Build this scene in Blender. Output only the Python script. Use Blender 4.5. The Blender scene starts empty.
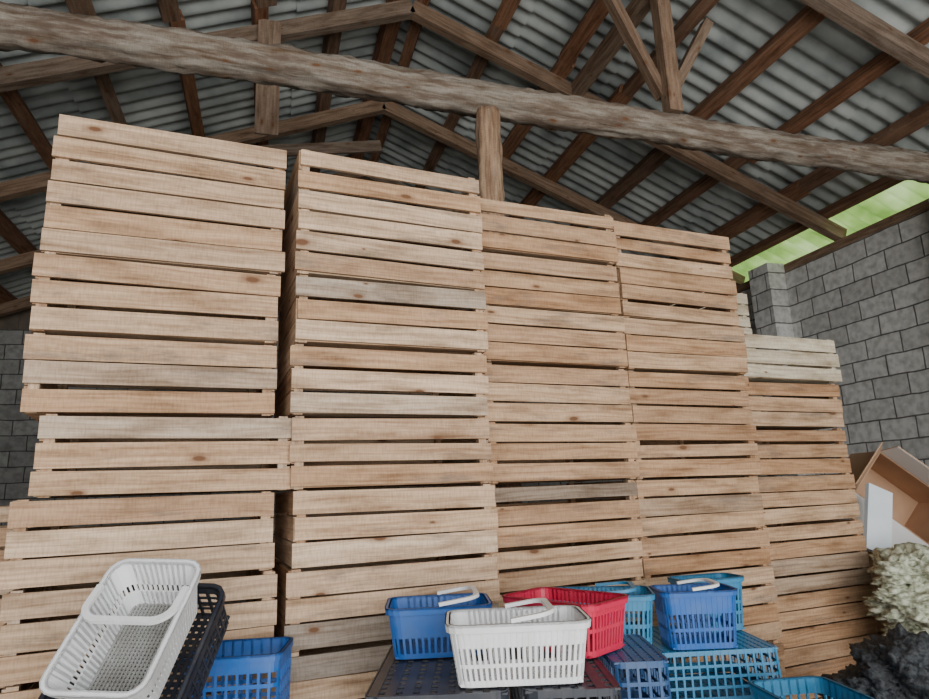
import bpy, bmesh, math, random
from mathutils import Vector, Matrix, noise
R = math.radians
rng = random.Random(7)
scene = bpy.context.scene
CAMZ = 1.6

# ------------------------------------------------------------------ materials
def new_mat(name):
    m = bpy.data.materials.new(name); m.use_nodes = True
    nt = m.node_tree
    for n in list(nt.nodes): nt.nodes.remove(n)
    out = nt.nodes.new('ShaderNodeOutputMaterial')
    b = nt.nodes.new('ShaderNodeBsdfPrincipled')
    nt.links.new(b.outputs[0], out.inputs[0])
    return m, nt, b
def N(nt, t, **kw):
    n = nt.nodes.new(t)
    for k, v in kw.items(): setattr(n, k, v)
    return n
def ramp(nt, stops, interp='LINEAR'):
    n = nt.nodes.new('ShaderNodeValToRGB'); cr = n.color_ramp; cr.interpolation = interp
    while len(cr.elements) < len(stops): cr.elements.new(0.5)
    for e, (p, c) in zip(cr.elements, stops):
        e.position = p; e.color = (c[0], c[1], c[2], 1)
    return n
def mix(nt, fac, a, b, mode='MIX'):
    n = nt.nodes.new('ShaderNodeMix'); n.data_type = 'RGBA'; n.blend_type = mode
    for sock, v in ((n.inputs[0], fac), (n.inputs[6], a), (n.inputs[7], b)):
        if hasattr(v, 'is_output'): nt.links.new(v, sock)
        elif isinstance(v, (int, float)): sock.default_value = v
        else: sock.default_value = (v[0], v[1], v[2], 1)
    return n.outputs[2]
def math_(nt, op, a, b=None):
    n = N(nt, 'ShaderNodeMath', operation=op)
    for i, v in enumerate((a, b)):
        if v is None: continue
        if hasattr(v, 'is_output'): nt.links.new(v, n.inputs[i])
        else: n.inputs[i].default_value = v
    return n.outputs[0]

def wood_mat(name, stops, grain=0.55, knots=True, knotcol=(0.17,0.08,0.04), bump=0.25, rough=0.75, dirt=0.5, gscale=70, dcol=(0.15,0.12,0.10), dth=0.57, kth=0.70):
    m, nt, b = new_mat(name)
    uv = N(nt, 'ShaderNodeTexCoord'); geo = N(nt, 'ShaderNodeNewGeometry'); oi = N(nt, 'ShaderNodeObjectInfo')
    rnd = math_(nt, 'FRACT', math_(nt, 'ADD', math_(nt, 'MULTIPLY', geo.outputs['Random Per Island'], 7.0), math_(nt, 'MULTIPLY', oi.outputs['Random'], 13.7)))
    ml = math_(nt, 'MULTIPLY', rnd, 53.0)
    cmb = N(nt, 'ShaderNodeCombineXYZ'); nt.links.new(ml, cmb.inputs[0]); nt.links.new(ml, cmb.inputs[1])
    add = N(nt, 'ShaderNodeVectorMath', operation='ADD')
    nt.links.new(uv.outputs['UV'], add.inputs[0]); nt.links.new(cmb.outputs[0], add.inputs[1])
    mpw = N(nt, 'ShaderNodeMapping'); mpw.inputs['Scale'].default_value = (2.0, 6, 1)
    nt.links.new(add.outputs[0], mpw.inputs[0])
    nw = N(nt, 'ShaderNodeTexNoise'); nw.inputs['Scale'].default_value = 1.0; nw.inputs['Detail'].default_value = 1
    nt.links.new(mpw.outputs[0], nw.inputs['Vector'])
    wv = math_(nt, 'MULTIPLY', math_(nt, 'SUBTRACT', nw.outputs[0], 0.5), 0.045)
    cw = N(nt, 'ShaderNodeCombineXYZ'); nt.links.new(wv, cw.inputs[1])
    ad2 = N(nt, 'ShaderNodeVectorMath', operation='ADD'); nt.links.new(add.outputs[0], ad2.inputs[0]); nt.links.new(cw.outputs[0], ad2.inputs[1])
    base = ramp(nt, stops); nt.links.new(rnd, base.inputs[0])
    mp = N(nt, 'ShaderNodeMapping'); mp.inputs['Scale'].default_value = (2.2, gscale, 1)
    nt.links.new(ad2.outputs[0], mp.inputs[0])
    n1 = N(nt, 'ShaderNodeTexNoise'); n1.inputs['Scale'].default_value = 1.0; n1.inputs['Detail'].default_value = 5
    n1.inputs['Roughness'].default_value = 0.65
    nt.links.new(mp.outputs[0], n1.inputs['Vector'])
    g = ramp(nt, [(0.32, (1-grain*0.75, 1-grain*0.9, 1-grain)), (0.6, (1.08, 1.08, 1.08))]); nt.links.new(n1.outputs[0], g.inputs[0])
    c = mix(nt, 0.9, base.outputs[0], g.outputs[0], 'MULTIPLY')
    mp2 = N(nt, 'ShaderNodeMapping'); mp2.inputs['Scale'].default_value = (3.5, 16, 1)
    nt.links.new(add.outputs[0], mp2.inputs[0])
    n2 = N(nt, 'ShaderNodeTexNoise'); n2.inputs['Scale'].default_value = 1.0; n2.inputs['Detail'].default_value = 6
    n2.inputs['Roughness'].default_value = 0.6
    nt.links.new(mp2.outputs[0], n2.inputs['Vector'])
    g2 = ramp(nt, [(0.30, (0.52, 0.46, 0.40)), (0.5, (0.96, 0.95, 0.94)), (0.75, (1.16, 1.16, 1.18))]); nt.links.new(n2.outputs[0], g2.inputs[0])
    c = mix(nt, 0.95, c, g2.outputs[0], 'MULTIPLY')
    mp4 = N(nt, 'ShaderNodeMapping'); mp4.inputs['Scale'].default_value = (160, 25, 1)
    nt.links.new(add.outputs[0], mp4.inputs[0])
    n4 = N(nt, 'ShaderNodeTexNoise'); n4.inputs['Scale'].default_value = 1.0; n4.inputs['Detail'].default_value = 2
    nt.links.new(mp4.outputs[0], n4.inputs['Vector'])
    g4 = ramp(nt, [(0.3, (0.80,0.79,0.78)), (0.6, (1.03,1.03,1.03))]); nt.links.new(n4.outputs[0], g4.inputs[0])
    c = mix(nt, 0.8, c, g4.outputs[0], 'MULTIPLY')
    mp5 = N(nt, 'ShaderNodeMapping'); mp5.inputs['Scale'].default_value = (1.6, 8, 1); mp5.inputs['Location'].default_value = (7, 3, 0)
    nt.links.new(add.outputs[0], mp5.inputs[0])
    n5 = N(nt, 'ShaderNodeTexNoise'); n5.inputs['Scale'].default_value = 1.0; n5.inputs['Detail'].default_value = 9; n5.inputs['Roughness'].default_value = 0.72
    nt.links.new(mp5.outputs[0], n5.inputs['Vector'])
    g5 = ramp(nt, [(dth, (0,0,0)), (dth+0.10, (dirt,dirt,dirt)), (dth+0.18, (min(1,dirt*1.6),)*3)]); nt.links.new(n5.outputs[0], g5.inputs[0])
    c = mix(nt, g5.outputs[0], c, dcol)
    if knots:
        mp3 = N(nt, 'ShaderNodeMapping'); mp3.inputs['Scale'].default_value = (3.6, 9, 1)
        nt.links.new(ad2.outputs[0], mp3.inputs[0])
        v = N(nt, 'ShaderNodeTexVoronoi'); v.inputs['Scale'].default_value = 1.0; v.voronoi_dimensions = '2D'
        nt.links.new(mp3.outputs[0], v.inputs['Vector'])
        sep = N(nt, 'ShaderNodeSeparateColor'); nt.links.new(v.outputs['Color'], sep.inputs[0])
        sz = math_(nt, 'ADD', math_(nt, 'MULTIPLY', sep.outputs[1], 1.3), 0.35)
        dn = math_(nt, 'DIVIDE', v.outputs['Distance'], sz)
        kr = ramp(nt, [(0.045, (1, 1, 1)), (0.075, (0.4, 0.4, 0.4)), (0.15, (0, 0, 0))]); nt.links.new(dn, kr.inputs[0])
        gt = math_(nt, 'GREATER_THAN', sep.outputs[0], kth)
        mm = math_(nt, 'MULTIPLY', kr.outputs[0], gt)
        c = mix(nt, mm, c, knotcol)
    nt.links.new(c, b.inputs['Base Color'])
    b.inputs['Roughness'].default_value = rough
    b.inputs['Specular IOR Level'].default_value = 0.25
    bp = N(nt, 'ShaderNodeBump'); bp.inputs['Strength'].default_value = bump; bp.inputs['Distance'].default_value = 0.004
    nt.links.new(n1.outputs[0], bp.inputs['Height']); nt.links.new(bp.outputs[0], b.inputs['Normal'])
    return m

def shift(stops, k): return [(p, (c[0]*k[0], c[1]*k[1], c[2]*k[2])) for p, c in stops]
cs=[(0.0,(0.68,0.475,0.315)),(0.12,(0.55,0.35,0.21)),(0.24,(0.74,0.56,0.40)),(0.36,(0.60,0.41,0.265)),(0.48,(0.75,0.575,0.415)),(0.60,(0.46,0.285,0.17)),(0.70,(0.71,0.52,0.365)),(0.80,(0.56,0.38,0.245)),(0.87,(0.68,0.53,0.395)),(0.925,(0.33,0.28,0.235)),(0.96,(0.60,0.44,0.31)),(1.0,(0.66,0.47,0.32))]
M_crate = wood_mat('pine_slats', cs, dirt=0.6, dth=0.56)
M_crate_warm = wood_mat('pine_slats_warm', shift(cs,(0.88,0.81,0.74)), dirt=0.6, dth=0.55)
M_crate_pale = wood_mat('fresh_pale_slats', [(0.0,(0.68,0.60,0.45)),(0.5,(0.74,0.66,0.52)),(1.0,(0.62,0.54,0.41))], grain=0.4, dirt=0.25)
M_purlin = wood_mat('purlin_wood', [(0.0,(0.27,0.135,0.08)),(0.35,(0.33,0.17,0.10)),(0.7,(0.21,0.13,0.09)),(1.0,(0.30,0.21,0.155))], grain=0.6, gscale=40)
M_rafter = wood_mat('rafter_wood', [(0.0,(0.28,0.19,0.135)),(0.5,(0.34,0.235,0.165)),(1.0,(0.26,0.205,0.165))], grain=0.6, gscale=40)
M_log = wood_mat('barked_log', [(0.0,(0.35,0.315,0.275)),(1.0,(0.36,0.32,0.275))], grain=0.9, knots=True, bump=1.0, rough=0.95, dirt=0.9, gscale=24, dcol=(0.15,0.105,0.08), dth=0.5)
M_postlog = wood_mat('post_log', [(0.0,(0.46,0.32,0.22)),(1.0,(0.48,0.33,0.225))], grain=0.8, bump=0.9, gscale=24, dth=0.52)

def plastic(name, col, dirt=0.35, dirtcol=(0.30,0.27,0.22)):
    m, nt, b = new_mat(name)
    tc = N(nt, 'ShaderNodeTexCoord')
    n = N(nt, 'ShaderNodeTexNoise'); n.inputs['Scale'].default_value = 14; n.inputs['Detail'].default_value = 5
    nt.links.new(tc.outputs['Object'], n.inputs['Vector'])
    r = ramp(nt, [(0.42, (0,0,0)), (0.75, (dirt,dirt,dirt))]); nt.links.new(n.outputs[0], r.inputs[0])
    c = mix(nt, r.outputs[0], col, dirtcol)
    nt.links.new(c, b.inputs['Base Color'])
    b.inputs['Roughness'].default_value = 0.42
    return m
P_white = plastic('white_plastic', (0.84,0.85,0.87), 0.2)
P_blue = plastic('blue_plastic', (0.012,0.12,0.44), 0.15)
P_dblue = plastic('dark_blue_plastic', (0.012,0.075,0.22), 0.15)
P_lblue = plastic('light_blue_plastic', (0.03,0.22,0.42), 0.15)
P_red = plastic('red_plastic', (0.62,0.02,0.075), 0.12)
P_black = plastic('black_plastic', (0.018,0.022,0.035), 0.12)
P_dirty = plastic('dirty_grey_plastic', (0.30,0.30,0.29), 0.9, (0.20,0.19,0.17))

def simple(name, stops, scale, rough=0.9, bump=0.3, dist=0.01, detail=6):
    m, nt, b = new_mat(name)
    tc = N(nt, 'ShaderNodeTexCoord')
    n = N(nt, 'ShaderNodeTexNoise'); n.inputs['Scale'].default_value = scale; n.inputs['Detail'].default_value = detail
    nt.links.new(tc.outputs['Object'], n.inputs['Vector'])
    r = ramp(nt, stops); nt.links.new(n.outputs[0], r.inputs[0]); nt.links.new(r.outputs[0], b.inputs['Base Color'])
    b.inputs['Roughness'].default_value = rough
    bp = N(nt, 'ShaderNodeBump'); bp.inputs['Strength'].default_value = bump; bp.inputs['Distance'].default_value = dist
    nt.links.new(n.outputs[0], bp.inputs['Height']); nt.links.new(bp.outputs[0], b.inputs['Normal'])
    return m
M_floor = simple('concrete_floor', [(0.3,(0.22,0.205,0.185)),(0.7,(0.34,0.32,0.29))], 3)
M_ground = simple('grass_ground', [(0.3,(0.10,0.13,0.04)),(0.7,(0.22,0.24,0.10))], 3)
M_sheet = simple('asbestos_cement_sheet', [(0.3,(0.21,0.235,0.235)),(0.5,(0.40,0.43,0.425)),(0.72,(0.58,0.605,0.595))], 2.0, bump=0.15)
M_wool = simple('mineral_wool', [(0.40,(0.24,0.25,0.17)),(0.5,(0.44,0.46,0.34)),(0.62,(0.64,0.66,0.53))], 34, bump=1.0, dist=0.015, detail=12)
M_tarp = simple('black_netting', [(0.4,(0.012,0.014,0.018)),(0.6,(0.05,0.055,0.06))], 60, bump=1.0, dist=0.01, detail=8, rough=0.7)
M_kraft = simple('kraft_cardboard', [(0.3,(0.46,0.28,0.17)),(0.7,(0.56,0.36,0.23))], 4, bump=0.05)
M_whitecard = simple('white_cardboard', [(0.3,(0.72,0.69,0.67)),(0.7,(0.80,0.78,0.77))], 4, bump=0.05)
M_foam = simple('white_foam_board', [(0.3,(0.70,0.76,0.82)),(0.7,(0.80,0.85,0.90))], 4, bump=0.05)
M_gable = simple('gable_boards', [(0.3,(0.12,0.095,0.075)),(0.7,(0.2,0.16,0.13))], 5)
m, nt, b = new_mat('green_translucent_fibreglass')
tr = N(nt, 'ShaderNodeBsdfTranslucent'); tc = N(nt, 'ShaderNodeTexCoord')
n = N(nt, 'ShaderNodeTexNoise'); n.inputs['Scale'].default_value = 2.0; n.inputs['Detail'].default_value = 3; nt.links.new(tc.outputs['Object'], n.inputs['Vector'])
rr_ = ramp(nt, [(0.35,(0.22,0.40,0.08)),(0.5,(0.38,0.60,0.16)),(0.66,(0.60,0.80,0.34))]); nt.links.new(n.outputs[0], rr_.inputs[0])
nt.links.new(rr_.outputs[0], tr.inputs['Color']); nt.links.new(rr_.outputs[0], b.inputs['Base Color'])
ms = N(nt, 'ShaderNodeMixShader'); ms.inputs[0].default_value = 0.8
nt.links.new(b.outputs[0], ms.inputs[1]); nt.links.new(tr.outputs[0], ms.inputs[2])
nt.links.new(ms.outputs[0], [x for x in nt.nodes if x.type=='OUTPUT_MATERIAL'][0].inputs[0])
M_green = m

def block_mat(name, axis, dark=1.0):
    m, nt, b = new_mat(name)
    tc = N(nt, 'ShaderNodeTexCoord'); sp = N(nt, 'ShaderNodeSeparateXYZ'); cb = N(nt, 'ShaderNodeCombineXYZ')
    nt.links.new(tc.outputs['Object'], sp.inputs[0])
    nt.links.new(sp.outputs[axis], cb.inputs[0]); nt.links.new(sp.outputs[2], cb.inputs[1])
    nz = N(nt, 'ShaderNodeTexNoise'); nz.inputs['Scale'].default_value = 3.5; nt.links.new(tc.outputs['Object'], nz.inputs['Vector'])
    sc = N(nt, 'ShaderNodeVectorMath', operation='SCALE'); sc.inputs['Scale'].default_value = 0.03
    nt.links.new(nz.outputs['Color'], sc.inputs[0])
    ad = N(nt, 'ShaderNodeVectorMath', operation='ADD'); nt.links.new(cb.outputs[0], ad.inputs[0]); nt.links.new(sc.outputs[0], ad.inputs[1])
    br = N(nt, 'ShaderNodeTexBrick')
    br.inputs['Scale'].default_value = 1.0
    br.inputs['Brick Width'].default_value = 0.41; br.inputs['Row Height'].default_value = 0.22
    br.inputs['Mortar Size'].default_value = 0.009; br.inputs['Mortar Smooth'].default_value = 0.4
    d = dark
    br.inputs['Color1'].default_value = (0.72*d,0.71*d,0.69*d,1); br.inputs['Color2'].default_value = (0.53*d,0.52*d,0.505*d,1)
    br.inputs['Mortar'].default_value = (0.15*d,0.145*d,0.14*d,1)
    nt.links.new(ad.outputs[0], br.inputs['Vector'])
    n2 = N(nt, 'ShaderNodeTexNoise'); n2.inputs['Scale'].default_value = 14; n2.inputs['Detail'].default_value = 7
    nt.links.new(tc.outputs['Object'], n2.inputs['Vector'])
    r2 = ramp(nt, [(0.3,(0.6,0.6,0.59)),(0.6,(1.08,1.08,1.08))]); nt.links.new(n2.outputs[0], r2.inputs[0])
    c = mix(nt, 0.8, br.outputs['Color'], r2.outputs[0], 'MULTIPLY')
    nt.links.new(c, b.inputs['Base Color']); b.inputs['Roughness'].default_value = 0.95
    inv = math_(nt, 'SUBTRACT', 1.0, br.outputs['Fac'])
    ml = N(nt, 'ShaderNodeMath', operation='MULTIPLY_ADD'); ml.inputs[1].default_value = 0.5
    nt.links.new(n2.outputs[0], ml.inputs[0]); nt.links.new(inv, ml.inputs[2])
    bp = N(nt, 'ShaderNodeBump'); bp.inputs['Strength'].default_value = 0.6; bp.inputs['Distance'].default_value = 0.015
    nt.links.new(ml.outputs[0], bp.inputs['Height']); nt.links.new(bp.outputs[0], b.inputs['Normal'])
    return m
M_blockY = block_mat('concrete_blocks_side', 1)
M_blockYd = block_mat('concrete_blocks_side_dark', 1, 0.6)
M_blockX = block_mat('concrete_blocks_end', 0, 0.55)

# ------------------------------------------------------------------ mesh builder
class MB:
    def __init__(s): s.v=[]; s.f=[]; s.uv=[]; s.mi=[]; s.sm=[]
    def box(s, c, size, M=None, mi=0, rot=None):
        hx,hy,hz = size[0]/2,size[1]/2,size[2]/2
        ax = max(range(3), key=lambda i:size[i]); oth=[i for i in range(3) if i!=ax]
        b=len(s.v); loc=[]
        for dz in (-hz,hz):
            for dx,dy in ((-hx,-hy),(hx,-hy),(hx,hy),(-hx,hy)):
                p=Vector((dx,dy,dz)); loc.append(p.copy())
                if rot is not None: p=rot@p
                p=p+Vector(c)
                if M is not None: p=M@p
                s.v.append(p)
        for f in ((3,2,1,0),(4,5,6,7),(0,1,5,4),(1,2,6,5),(2,3,7,6),(3,0,4,7)):
            s.f.append([b+i for i in f])
            s.uv.append([(loc[i][ax], loc[i][oth[0]]+loc[i][oth[1]]) for i in f])
            s.mi.append(mi); s.sm.append(False)
    def beam(s, a, b_, w, h, M=None, mi=0, up=Vector((0,0,1))):
        a=Vector(a); b_=Vector(b_); d=(b_-a); L=d.length; d.normalize()
        side=up.cross(d); side.normalize(); u=d.cross(side)
        rot=Matrix((d,side,u)).transposed()
        s.box((a+b_)/2,(L,w,h),M,mi,rot)
    def sweep(s, pts, sec, closed=False, mi=0, smooth=False, M=None, cap=True):
        b=len(s.v); n=len(pts); k=len(sec); ln=0; prev=None
        L=[]
        for p,a1,a2 in pts:
            if prev is not None: ln+=(Vector(p)-prev).length
            prev=Vector(p); L.append(ln)
            for q in sec:
                w=Vector(p)+Vector(a1)*q[0]+Vector(a2)*q[1]
                if M is not None: w=M@w
                s.v.append(w)
        cum=[0]
        for i in range(k): cum.append(cum[-1]+math.dist(sec[i],sec[(i+1)%k]))
        rngn = n if closed else n-1
        for i in range(rngn):
            j=(i+1)%n
            for q in range(k):
                r=(q+1)%k
                s.f.append([b+i*k+q,b+i*k+r,b+j*k+r,b+j*k+q])
                lj = L[j] if j>i else L[i]+0.02
                s.uv.append([(L[i],cum[q]),(L[i],cum[q+1]),(lj,cum[q+1]),(lj,cum[q])])
                s.mi.append(mi); s.sm.append(smooth)
        if not closed and cap:
            for base,rev in ((b,True),(b+(n-1)*k,False)):
                f=[base+q for q in range(k)]
                if rev: f=f[::-1]
                s.f.append(f); s.uv.append([(0.3+0.0*q,0.02*q) for q in range(k)]); s.mi.append(mi); s.sm.append(False)
    def build(s, name, mats, M=None, fix=True):
        me=bpy.data.meshes.new(name); me.from_pydata([tuple(v) for v in s.v],[],s.f)
        for m in mats: me.materials.append(m)
        uvl=me.uv_layers.new(name='UVMap'); flat=[]
        for fu in s.uv:
            for u in fu: flat.extend(u)
        uvl.data.foreach_set('uv',flat)
        me.polygons.foreach_set('material_index',s.mi); me.polygons.foreach_set('use_smooth',s.sm)
        if fix:
            bm=bmesh.new(); bm.from_mesh(me); bmesh.ops.recalc_face_normals(bm,faces=bm.faces); bm.to_mesh(me); bm.free()
        me.update()
        ob=bpy.data.objects.new(name,me); scene.collection.objects.link(ob)
        if M is not None: ob.matrix_world=M
        return ob

# ------------------------------------------------------------------ building shell
XW=6.2; XL=-4.0; YB=10.6; YF=-3.6; WT=4.17
def wall_box(name, x0,x1,y0,y1,z0,z1, mat):
    mb=MB(); mb.box(((x0+x1)/2,(y0+y1)/2,(z0+z1)/2),(x1-x0,y1-y0,z1-z0)); return mb.build(name,[mat])
wall_box('floor', XL-0.3, XW+0.3, YF-0.3, YB+0.3, -0.2, 0.0, M_floor)
wall_box('ground', -40, 40, -40, 50, -0.4, -0.21, M_ground)
mb=MB(); mb.box((XW+0.12,(YF+YB)/2,WT/2),(0.24,YB-YF,WT))
for y in (-0.6,1.7,4.0,6.45,8.7): mb.box((XW-0.12,y,WT/2+0.0),(0.26,0.34,WT))
mb.box((XW-0.12,6.45,WT+0.06),(0.26,0.34,0.12))
mb.build('wall_right',[M_blockY])
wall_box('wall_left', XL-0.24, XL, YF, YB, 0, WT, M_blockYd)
XR=1.25; ZR=6.6; SL=0.40
def roofz(x): return ZR-SL*abs(x-XR)
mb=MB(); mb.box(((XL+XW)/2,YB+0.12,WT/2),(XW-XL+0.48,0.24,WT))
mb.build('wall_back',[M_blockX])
mb=MB(); x=XL
while x<XW:
    h=roofz(x+0.1)-0.06-WT
    mb.box((x+0.1,YB+0.1+rng.uniform(-.008,.008),WT+h/2),(0.199,0.025,h)); x+=0.2
mb.build('gable_boarding',[M_gable])
mb=MB()
mb.box(((XL-2.6)/2,YF-0.12,WT/2),(abs(XL+2.6),0.24,WT))
mb.box(((4.9+XW)/2,YF-0.12,WT/2),(XW-4.9,0.24,WT))
mb.box((1.15,YF-0.12,WT-0.1),(7.5,0.24,0.2))
mb.build('wall_front',[M_blockX])

def slope(mb, sgn, t_start, t_end, nrow, mi=0):
    total=t_end-t_start; pitch=0.177; per=8; ny=int((YB+0.4-YF+0.2)/pitch*per)
    step=total/nrow
    for r in range(nrow):
        t0=t_start+r*step; t1=t_start+(r+1)*step+0.12
        if r==nrow-1: t1=t_end+(0.0 if mi or sgn<0 else 0.06)
        b=len(mb.v); cols=3
        for c in range(cols):
            t=t0+(t1-t0)*c/(cols-1)
            zoff=0.03-0.03*(t-t0)/(t1-t0)
            for j in range(ny+1):
                y=YF-0.2+j*pitch/per
                z=ZR-SL*t+0.026*math.cos(2*math.pi*j/per)+zoff-(0.012 if int(j/(per*6))%2 else 0)
                mb.v.append(Vector((XR+sgn*t,y,z)))
        for c in range(cols-1):
            for j in range(ny):
                a=b+c*(ny+1)+j; d=a+ny+1
                mb.f.append([a,a+1,d+1,d]); mb.uv.append([(0,0)]*4); mb.mi.append(mi); mb.sm.append(True)
XG=6.10
mb=MB(); slope(mb,1,0,XG-XR,5); slope(mb,-1,0,XR-XL+0.7,6); slope(mb,1,XG-XR,7.0-XR,1,mi=1)
mb.build('ceiling',[M_sheet,M_green],fix=False)

TY=(-1.0,1.15,3.3,5.45,7.15,8.9,10.3)
mb=MB()
for y in TY:
    for sg,xe in ((1,XW+0.1),(-1,XL-0.2)):
        t=abs(xe-XR)
        mb.beam((XR,y,ZR-0.245),(xe,y,ZR-0.245-SL*t),0.10,0.15)
mb.box((-0.1,5.36,5.3),(0.2,0.03,1.15))
mb.beam((-1.9,7.08,5.2),(1.2,7.08,5.75),0.04,0.14)
mb.build('roof_rafters',[M_rafter])
mb=MB()
for sg,xe in ((1,XW-0.15),(-1,XL-0.3)):
    t=0.12
    rot=Matrix.Rotation(sg*math.atan(SL),3,'Y')
    while t<abs(xe-XR):
        yy=YF
        while yy<YB:
            L=min(4.4,YB-yy)
            tt=t+rng.uniform(-.04,.04)
            mb.box((XR+sg*tt,yy+L/2,ZR-SL*tt-0.105),(0.14+rng.uniform(-.03,.04),L,0.11),rot=rot)
            yy+=L
        t+=0.70+rng.uniform(-.06,.06)
mb.box((XG-0.04,(YF+YB)/2,ZR-SL*(XG-0.04-XR)-0.10),(0.09,YB-YF,0.10),rot=Matrix.Rotation(math.atan(SL),3,'Y'))
mb.build('roof_purlins',[M_purlin])
mb=MB()
px,py=3.0,3.9
top=roofz(px)-0.16
mb.beam((px,py,4.475),(px,py,top),0.12,0.10,up=Vector((0,1,0)))
for dx in (-0.6,0.5):
    xt=px+dx; mb.beam((px+0.03*(1 if dx>0 else -1),py+0.07,4.66),(xt,py+0.07,roofz(xt)-0.25),0.08,0.09,up=Vector((0,1,0)))
mb.beam((px,py-1.0,top-0.05),(px,py+2.2,top-0.05),0.13,0.13)
mb.build('queen_post_bracing',[M_rafter])
mb=MB()
mb.box((XW+0.07,(4.1+YB)/2+0.05,WT+0.055),(0.12,YB-4.1,0.11)); mb.box((XL-0.1,(YF+YB)/2,WT+0.0),(0.14,YB-YF,0.05))
mb.build('trim_1',[M_rafter])

def log(name, a, b_, r0, r1, mat, seed, wob=0.02, ns=260, k=32):
    a=Vector(a); b_=Vector(b_); d=(b_-a).normalized()
    up=Vector((0,0,1)) if abs(d.z)<0.9 else Vector((0,1,0))
    s1=up.cross(d).normalized(); s2=d.cross(s1)
    mb=MB(); L=(b_-a).length
    for i in range(ns+1):
        t=i/ns; p=a+(b_-a)*t
        p+=s1*noise.noise(Vector((t*L*0.4,seed,0)))*wob*2+s2*noise.noise(Vector((t*L*0.4,0,seed)))*wob*2
        r=r0+(r1-r0)*t
        for q in range(k):
            an=2*math.pi*q/k
            ca,sa=math.cos(an),math.sin(an)
            rr=r*(1+0.14*noise.noise(Vector((t*L*1.1,ca*1.2+seed,sa*1.2)))+0.12*noise.noise(Vector((t*L*5,ca*2.5+seed,sa*2.5)))+0.14*noise.noise(Vector((t*L*14,ca*5+seed,sa*5)))-0.07*abs(noise.noise(Vector((t*L*3,ca*8+seed,sa*8)))))
            mb.v.append(p+s1*ca*rr+s2*sa*rr)
    for i in range(ns):
        for q in range(k):
            q2=(q+1)%k
            mb.f.append([i*k+q,i*k+q2,(i+1)*k+q2,(i+1)*k+q])
            u0=i/ns*L;u1=(i+1)/ns*L;v0=q/k*0.8;v1=(q+1)/k*0.8
            mb.uv.append([(u0,v0),(u0,v1),(u1,v1),(u1,v0)]); mb.mi.append(0); mb.sm.append(True)
    for base,rev in ((0,True),(ns*k,False)):
        f=[base+q for q in range(k)]
        if rev: f=f[::-1]
        mb.f.append(f); mb.uv.append([(0,0)]*k); mb.mi.append(0); mb.sm.append(False)
    return mb.build(name,[mat])
log('log_tie_beam',(-4.1,3.9,4.44),(6.18,3.9,4.295),0.128,0.12,M_log,3.3)
log('log_post',(1.43,3.9,0.0),(1.43,3.9,4.25),0.10,0.09,M_postlog,8.1,ns=110)

# ------------------------------------------------------------------ wooden crates
CR=Matrix.Rotation(R(6),4,'Z')
CW,CD,CH=0.80,0.60,0.272
def crate(mb, M, r):
    pw=0.032
    for sx in (-1,1):
        for sy in (-1,1):
            mb.box((sx*(CW/2-0.031),sy*(CD/2-0.031),CH/2),(pw,pw,CH-0.004),M)
    for side in (-1,1):
        for k in range(3):
            hs=0.0775+r.uniform(-0.006,0.006)
            if r.random()<0.10: hs-=0.013
            z=0.046+k*0.0885+r.uniform(-.003,.003)
            rot=Matrix.Rotation(r.uniform(-.008,.008),3,'Y')
            mb.box((r.uniform(-.005,.005),side*(CD/2-0.007+r.uniform(-.003,.004)),z),(CW+r.uniform(-.012,.008),0.013,hs),M,rot=rot)
            hs=0.084+r.uniform(-0.003,0.001)
            z=0.047+k*0.0885+r.uniform(-.002,.002)
            mb.box((side*(CW/2-0.0105),0,z),(0.013,CD-0.035,hs),M)
    for i in range(7):
        y=-CD/2+0.055+i*(CD-0.11)/6
        mb.box((0,y,0.012),(CW-0.03,0.078,0.010),M)
    for sx in (-1,1):
        mb.box((sx*(CW/2-0.04),0,0.021),(0.045,CD-0.03,0.008),M)
def crate_stack(name, xl, y0, n, offs=None, seed=0, mat=None, base=0.0, jit=0.009, yj=0.014):
    r=random.Random(seed); mb=MB()
    for i in range(n):
        top_i=n-1-i
        dx=(offs[top_i] if offs and top_i<len(offs) else 0)+r.uniform(-jit,jit)
        dy=r.uniform(-yj,yj)
        M=Matrix.Translation((dx,dy,i*CH))@Matrix.Rotation(r.uniform(-.018,.018),4,'Z')
        crate(mb,M,r)
    loc=CR@Vector((xl+CW/2,y0+CD/2,base))
    return mb.build(name,[mat or M_crate],M=Matrix.Translation(loc)@Matrix.Rotation(R(6),4,'Z'))
crate_stack('wooden_crate_stack',-0.508,2.45,11,[0,0.0,-.02,-.02,.045,-.005,.0,.01,0,0,0],1,jit=0.005)
crate_stack('wooden_crate_stack',0.334,2.42,11,[0,.0,.005,-.005,.006,0.01],2,jit=0.005)
crate_stack('wooden_crate_stack',1.185,2.60,11,None,3,mat=M_crate_warm)
crate_stack('wooden_crate_stack',1.998,2.62,11,None,4,mat=M_crate_warm)
crate_stack('wooden_crate_stack',2.895,2.76,8,None,5,mat=M_crate_warm)
crate_stack('pale_wooden_crate',2.865,2.74,1,None,15,mat=M_crate_pale,base=8*CH+0.002)
crate_stack('wooden_crate_stack',3.00,3.46,11,None,6,mat=M_crate_pale)
crate_stack('wooden_crate_stack',-1.36,3.25,6,None,9)

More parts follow.
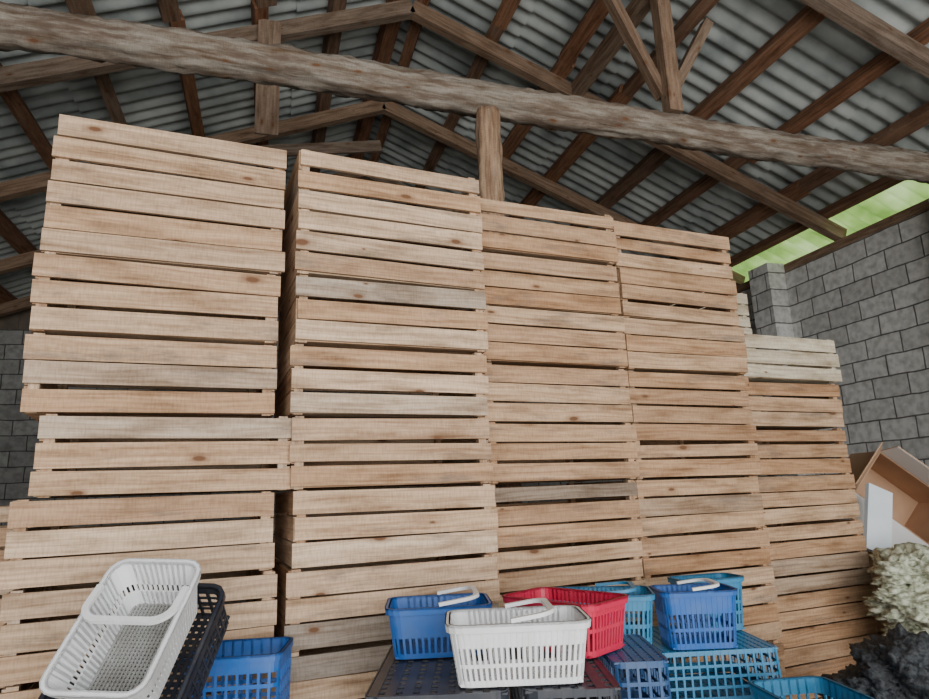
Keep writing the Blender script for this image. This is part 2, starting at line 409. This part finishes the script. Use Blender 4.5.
# ------------------------------------------------------------------ plastic baskets / crates
def perim(a,b,r):
    a1,b1=a-r,b-r; q=math.pi*r/2; tot=4*a1+4*b1+4*q
    def P(s):
        s%=tot
        segs=[(2*a1,'b'),(q,'c0'),(2*b1,'r'),(q,'c1'),(2*a1,'t'),(q,'c2'),(2*b1,'l'),(q,'c3')]
        for L,k in segs:
            if s<=L: break
            s-=L
        if k=='b': return (-a1+s,-b),(0,-1)
        if k=='r': return (a,-b1+s),(1,0)
        if k=='t': return (a1-s,b),(0,1)
        if k=='l': return (-a,b1-s),(-1,0)
        c={'c0':((a1,-b1),-90),'c1':((a1,b1),0),'c2':((-a1,b1),90),'c3':((-a1,-b1),180)}[k]
        an=math.radians(c[1]+s/r*57.2958); n=(math.cos(an),math.sin(an))
        return (c[0][0]+r*n[0],c[0][1]+r*n[1]),n
    return P,tot
def tub(mb, L,W,H, T=None, taper=0.88, bands=((0,.14),(.48,.56),(.8,1.0)), pitch=0.017, ribw=0.008, rim=0.010, r=0.035, mi=0, fl=0.02, floormi=None, flip=False):
    P,tot=perim(L/2,W/2,r)
    def tf(x,y,z):
        k=taper+(1-taper)*z/H
        zz = H-z if flip else z
        v=Vector((x*k,y*k,zz)); return (T@v) if T is not None else v
    def strip(s0,s1,z0,z1,th,n,off=0.0,closed=False):
        b=len(mb.v)
        for i in range(n if closed else n+1):
            (x,y),(nx,ny)=P(s0+(s1-s0)*i/n)
            for o,z in ((off,z0),(off,z1),(off-th,z1),(off-th,z0)):
                mb.v.append(tf(x+nx*o,y+ny*o,z))
        for i in range(n):
            j=(i+1)%n if closed else i+1
            for q in range(4):
                q2=(q+1)%4
                mb.f.append([b+i*4+q,b+j*4+q,b+j*4+q2,b+i*4+q2]); mb.uv.append([(0,0)]*4); mb.mi.append(mi); mb.sm.append(False)
        if not closed:
            mb.f.append([b,b+1,b+2,b+3]); mb.uv.append([(0,0)]*4); mb.mi.append(mi); mb.sm.append(False)
            e=b+n*4; mb.f.append([e+3,e+2,e+1,e]); mb.uv.append([(0,0)]*4); mb.mi.append(mi); mb.sm.append(False)
    for z0,z1 in bands: strip(0,tot,z0*H,z1*H,0.004,72,closed=True)
    if rim: strip(0,tot,H-0.006,H,rim+0.004,72,off=rim,closed=True); strip(0,tot,H-0.020,H,0.003,72,off=rim,closed=True)
    n=int(tot/pitch)
    for i in range(n):
        s=i*tot/n; strip(s,s+ribw,bands[0][0]*H+0.001,bands[-1][1]*H-0.001,0.005,2,off=0.001)
    fm=mi if floormi is None else floormi
    def fbox(x0,x1,y0,y1,z0,z1):
        b=len(mb.v)
        for z in (z0,z1):
            for x,y in ((x0,y0),(x1,y0),(x1,y1),(x0,y1)): mb.v.append(tf(x,y,z))
        for f in ((3,2,1,0),(4,5,6,7),(0,1,5,4),(1,2,6,5),(2,3,7,6),(3,0,4,7)):
            mb.f.append([b+q for q in f]); mb.uv.append([(0,0)]*4); mb.mi.append(fm); mb.sm.append(False)
    x=-L/2+0.006
    while x<L/2-0.006: fbox(x,min(x+fl*0.6,L/2-.004),-W/2+0.004,W/2-0.004,0.001,0.005); x+=fl
    y=-W/2+0.006
    while y<W/2-0.006: fbox(-L/2+0.004,L/2-0.004,y,min(y+fl*0.5,W/2-.004),0.003,0.007); y+=fl
def handle(mb, L,W,H, tilt, T, mi, hgt=None, x0=0.0):
    hw=W/2-0.004; hgt=hgt or 0.13; prof=[]; pts=[]
    rr=0.045
    prof.append((-hw,0.0)); prof.append((-hw,hgt-rr))
    for i in range(1,9): an=math.pi-i*math.pi/2/8; prof.append((-hw+rr+rr*math.cos(an),hgt-rr+rr*math.sin(an)))
    for i in range(0,9): an=math.pi/2-i*math.pi/2/8; prof.append((hw-rr+rr*math.cos(an),hgt-rr+rr*math.sin(an)))
    prof.append((hw,0.0))
    A=Matrix.Translation((x0,0,H+0.006))@Matrix.Rotation(tilt,4,'Y')
    n=len(prof)
    for i,(y,z) in enumerate(prof):
        a=prof[max(i-1,0)]; c=prof[min(i+1,n-1)]
        ty,tz=c[0]-a[0],c[1]-a[1]; l=math.hypot(ty,tz); ny,nz=-tz/l,ty/l
        M3=(T@A) if T is not None else A
        pts.append((M3@Vector((0,y,z)),M3.to_3x3()@Vector((1,0,0)),M3.to_3x3()@Vector((0,ny,nz))))
    mb.sweep(pts,[(-.005,-.008),(.005,-.008),(.005,.008),(-.005,.008)],mi=mi)
FW=Vector((math.sin(R(17)),math.cos(R(17)),0)); RT=Vector((math.cos(R(17)),-math.sin(R(17)),0))
def at(f,r,z): return FW*f+RT*r+Vector((0,0,z))
def place(f,r,z,yaw): return Matrix.Translation(at(f,r,z))@Matrix.Rotation(R(-17+yaw),4,'Z')
def basket(name, mats, L,W,H, M, tilt=None, hgt=None, x0=0.0, **kw):
    mb=MB(); tub(mb,L,W,H,**kw)
    if tilt is not None: handle(mb,L,W,H,R(tilt),None,1 if len(mats)>1 else 0,hgt,x0)
    return mb.build(name,mats,M=M)
BZ=1.122
basket('white_harvest_basket',[P_white],0.36,0.225,0.15,place(1.862,0.110,BZ,1),tilt=82,hgt=0.11,x0=-0.02,bands=((0,.1),(.30,.36),(.62,1.0)),pitch=0.015)
basket('blue_harvest_basket',[P_blue,P_white],0.31,0.24,0.145,place(2.185,-0.115,BZ,4),tilt=82,hgt=0.12,x0=0.0,bands=((0,.1),(.40,1.0)),pitch=0.02)
basket('red_harvest_basket',[P_red,P_red],0.34,0.22,0.15,place(2.165,0.285,BZ,-44),bands=((0,.12),(.45,.52),(.75,1.0)))
SZ=1.002
basket('light_blue_harvest_basket',[P_lblue],0.38,0.22,0.225,place(2.53,0.455,SZ,-8),tilt=86,bands=((0,.12),(.3,.36),(.5,.56),(.76,1.0)))
basket('blue_harvest_basket',[P_blue,P_white],0.28,0.19,0.205,place(2.66,0.85,SZ,0),tilt=84,hgt=0.11,x0=-.03,bands=((0,.1),(.30,.36),(.6,1.0)),pitch=0.02)
basket('light_blue_harvest_basket',[P_lblue],0.28,0.15,0.21,place(2.91,0.99,SZ,14),bands=((0,.12),(.3,.36),(.5,.56),(.76,1.0)))

def tub_stack(name, mat, L,W,H,n, M, **kw):
    mb=MB()
    for i in range(n):
        tub(mb,L,W,H-0.002,T=Matrix.Translation((0,0,i*H))@Matrix.Rotation(rng.uniform(-.01,.01),4,'Z'),**kw)
    return mb.build(name,[mat],M=M)
gb=((0,.08),(.24,.29),(.42,.47),(.6,.65),(.78,1.0))
tub_stack('black_plastic_crate_stack',P_black,0.37,0.60,0.224,5,place(2.02,-0.10,0,0),taper=.97,bands=gb,pitch=0.03,flip=True,fl=0.045,rim=0.004)
tub_stack('black_plastic_crate_stack',P_black,0.25,0.60,0.224,5,place(2.02,0.232,0,0),taper=.97,bands=gb,pitch=0.03,flip=True,fl=0.045,rim=0.004)
tub_stack('dark_blue_plastic_crate_stack',P_dblue,0.165,0.36,0.224,5,place(2.14,0.465,0,0),taper=.98,bands=gb,pitch=0.03,flip=True,fl=0.03,rim=0.003)
tub_stack('dark_blue_plastic_crate_stack',P_dblue,0.34,0.24,0.200,5,place(2.55,0.42,0,0),taper=.97,bands=gb,pitch=0.03,flip=True,fl=0.03,rim=0.004)
tub_stack('light_blue_plastic_crate_stack',P_lblue,0.48,0.48,0.200,5,place(2.80,0.88,0,2),taper=.97,bands=gb,pitch=0.03,flip=True,fl=0.03,rim=0.004)
tub_stack('blue_plastic_crate_stack',P_lblue,0.26,0.28,0.236,4,place(2.26,1.06,0,6),taper=.97,bands=gb,pitch=0.03,rim=0.008)
tub_stack('blue_plastic_crate_stack',P_blue,0.28,0.24,0.232,5,place(2.15,-0.73,0,5),taper=.97,bands=gb,pitch=0.03,rim=0.006)
tub_stack('black_plastic_crate_stack',P_black,0.38,0.30,0.198,5,place(1.80,-0.90,0,0),taper=.97,bands=gb,pitch=0.03,flip=True,rim=0.004)
xa=(FW*0.70+RT*0.07+Vector((0,0,0.71))).normalized()
ya=(-RT+xa*RT.dot(xa)).normalized(); za=xa.cross(ya).normalized()
def frame(o):
    M=Matrix((xa,ya,za)).transposed().to_4x4(); M.translation=o; return M
rimc=at(1.615,-0.82,1.335)
basket('white_harvest_basket',[P_white,P_white,P_dirty],0.34,0.225,0.13,frame(rimc-za*0.13),tilt=-84,hgt=0.10,x0=0.09,bands=((0,.34),(.5,1.0)),pitch=0.015,floormi=2,fl=0.012,taper=0.8)
basket('black_plastic_crate',[P_black],0.40,0.32,0.12,frame(rimc-za*0.256+ya*0.03),taper=.97,bands=gb,pitch=0.03)

# ------------------------------------------------------------------ right corner clutter
def blobs(name, items, mat, sub=5, amp=0.25, freq=3.0, fine=0.25):
    bm=bmesh.new()
    for (c,s,seed) in items:
        res=bmesh.ops.create_icosphere(bm,subdivisions=sub,radius=1.0)
        for v in res['verts']:
            p=v.co.copy()
            d=0.85+amp*noise.noise(p*freq*0.5+Vector((seed,0,0)))+amp*0.7*abs(noise.noise(p*freq*1.6+Vector((0,seed,0))))+amp*.25*abs(noise.noise(p*freq*3.5+Vector((0,0,seed))))+amp*fine*noise.noise(Vector((p.x*2.5,p.y*2.5,p.z*18))+Vector((0,0,seed)))
            v.co=Vector((c[0]+p.x*s[0]*d,c[1]+p.y*s[1]*d,max(c[2]+p.z*s[2]*d,0.003)))
    me=bpy.data.meshes.new(name)
    for f in bm.faces: f.smooth=True
    bm.to_mesh(me); bm.free(); me.materials.append(mat)
    ob=bpy.data.objects.new(name,me); scene.collection.objects.link(ob); return ob
items=[]; r=random.Random(3)
for lay,(z,n) in enumerate(((0.14,4),(0.36,4),(0.56,4),(0.76,4),(0.93,4),(1.09,4))):
    for i in range(n):
        p=at(3.60+r.uniform(-.06,.08),2.34+i*0.24+r.uniform(-.04,.04)+(0.04 if lay%2 else 0),z+r.uniform(-.03,.03))
        items.append((p,(0.25,0.22,0.125),r.uniform(0,90)))
blobs('mineral_wool_pile',items,M_wool,amp=0.45,fine=0.45)
items=[]
for z,n in ((0.14,3),(0.36,3),(0.56,2),(0.74,2),(0.86,1)):
    for i in range(n):
        items.append((at(2.78+r.uniform(-.06,.06),1.66+(i-(n-1)/2)*0.16,z),(0.16,0.17,0.13),r.uniform(0,90)))
blobs('black_netting_heap',items,M_tarp,amp=0.5,fine=0.3)

def cardbox(name, L,W,H, M, flaps, mats, white=()):
    mb=MB(); t=0.006
    mb.box((0,0,t/2),(L,W,t)); mb.box((0,0,t*1.4),(L-2*t,W-2*t,t*.6),mi=1)
    for sx in (-1,1): mb.box((sx*(L/2-t/2),0,H/2),(t,W,H)); mb.box((sx*(L/2-t*1.4),0,H/2),(t*.6,W-2*t,H-t),mi=1)
    for sy in (-1,1): mb.box((0,sy*(W/2-t/2),H/2),(L-2*t,t,H)); mb.box((0,sy*(W/2-t*1.4),H/2),(L-2*t,t*.6,H-t),mi=1)
    for k,(ang) in enumerate(flaps):
        if ang is None: continue
        fl=W/2 if k<2 else W*0.45
        im=2 if k in white else 1
        if k<2:
            sy=-1 if k==0 else 1
            A=Matrix.Translation((0,sy*W/2,H))@Matrix.Rotation(-sy*R(ang),4,'X')
            mb.box((0,0,fl/2),(L,t,fl),A,mi=0); mb.box((0,-sy*t*.6,fl/2),(L-.004,t*.3,fl-.004),A,mi=im)
            if k in white: mb.box((0,sy*t*.6,fl/2),(L-.004,t*.3,fl-.004),A,mi=im)
        else:
            sx=-1 if k==2 else 1
            A=Matrix.Translation((sx*L/2,0,H))@Matrix.Rotation(sx*R(ang),4,'Y')
            mb.box((0,0,fl/2),(t,W,fl),A,mi=0); mb.box((-sx*t*.6,0,fl/2),(t*.3,W-.004,fl-.004),A,mi=im)
    return mb.build(name,mats,M=M)
km=[M_kraft,M_kraft,M_whitecard]
cardbox('cardboard_box',0.6,0.5,0.53,place(4.75,3.12,0,15),(-88,-88,None,None),km)
cardbox('cardboard_box',0.6,0.5,0.53,place(4.75,3.12,0.545,12),(-88,-88,None,None),km)
cardbox('cardboard_box',0.56,0.34,0.34,place(4.76,2.88,1.46,0)@Matrix.Rotation(R(40),4,'Y')@Matrix.Rotation(R(90),4,'X'),(80,8,30,50),km,white=(1,0))
mb=MB(); mb.box((0,0,0),(0.17,0.03,0.42)); 
mb.build('white_foam_board',[M_foam],M=place(4.12,2.50,1.34,10)@Matrix.Rotation(R(24),4,'Y')@Matrix.Rotation(R(-12),4,'X'))

# ------------------------------------------------------------------ light
w=bpy.data.worlds.new('sky'); scene.world=w; w.use_nodes=True
bg=w.node_tree.nodes['Background']; bg.inputs[0].default_value=(0.86,0.93,1.0,1); bg.inputs[1].default_value=1.3
def area(name,loc,rot,sx,sy,e,col):
    l=bpy.data.lights.new(name,'AREA'); l.shape='RECTANGLE'; l.size=sx; l.size_y=sy; l.energy=e; l.color=col
    o=bpy.data.objects.new(name,l); o.location=loc; o.rotation_euler=rot; scene.collection.objects.link(o); return o
area('gate_daylight',(0.8,YF+0.1,2.1),(R(95),0,0),7.0,3.6,470,(1.0,0.985,0.96))
s=bpy.data.lights.new('sun','SUN'); s.energy=4.0; s.angle=R(1); s.color=(1,0.95,0.85)
so=bpy.data.objects.new('sun',s); scene.collection.objects.link(so)
so.rotation_euler=Vector((0.8,-0.15,-0.62)).to_track_quat('-Z','Y').to_euler()

# ------------------------------------------------------------------ camera
pt=R(12.5); yw=R(17); rl=R(2.2)
f=Vector((math.sin(yw)*math.cos(pt),math.cos(yw)*math.cos(pt),math.sin(pt)))
r0=Vector((math.cos(yw),-math.sin(yw),0)); u0=r0.cross(f)
up=u0*math.cos(rl)+r0*math.sin(rl); rt=r0*math.cos(rl)-u0*math.sin(rl)
cd=bpy.data.cameras.new('camera'); cd.sensor_width=36; cd.lens=25.0; cd.clip_start=0.02
co=bpy.data.objects.new('camera',cd); scene.collection.objects.link(co)
Mx=Matrix((rt,up,-f)).transposed().to_4x4(); Mx.translation=(0,0,CAMZ); co.matrix_world=Mx
scene.camera=co
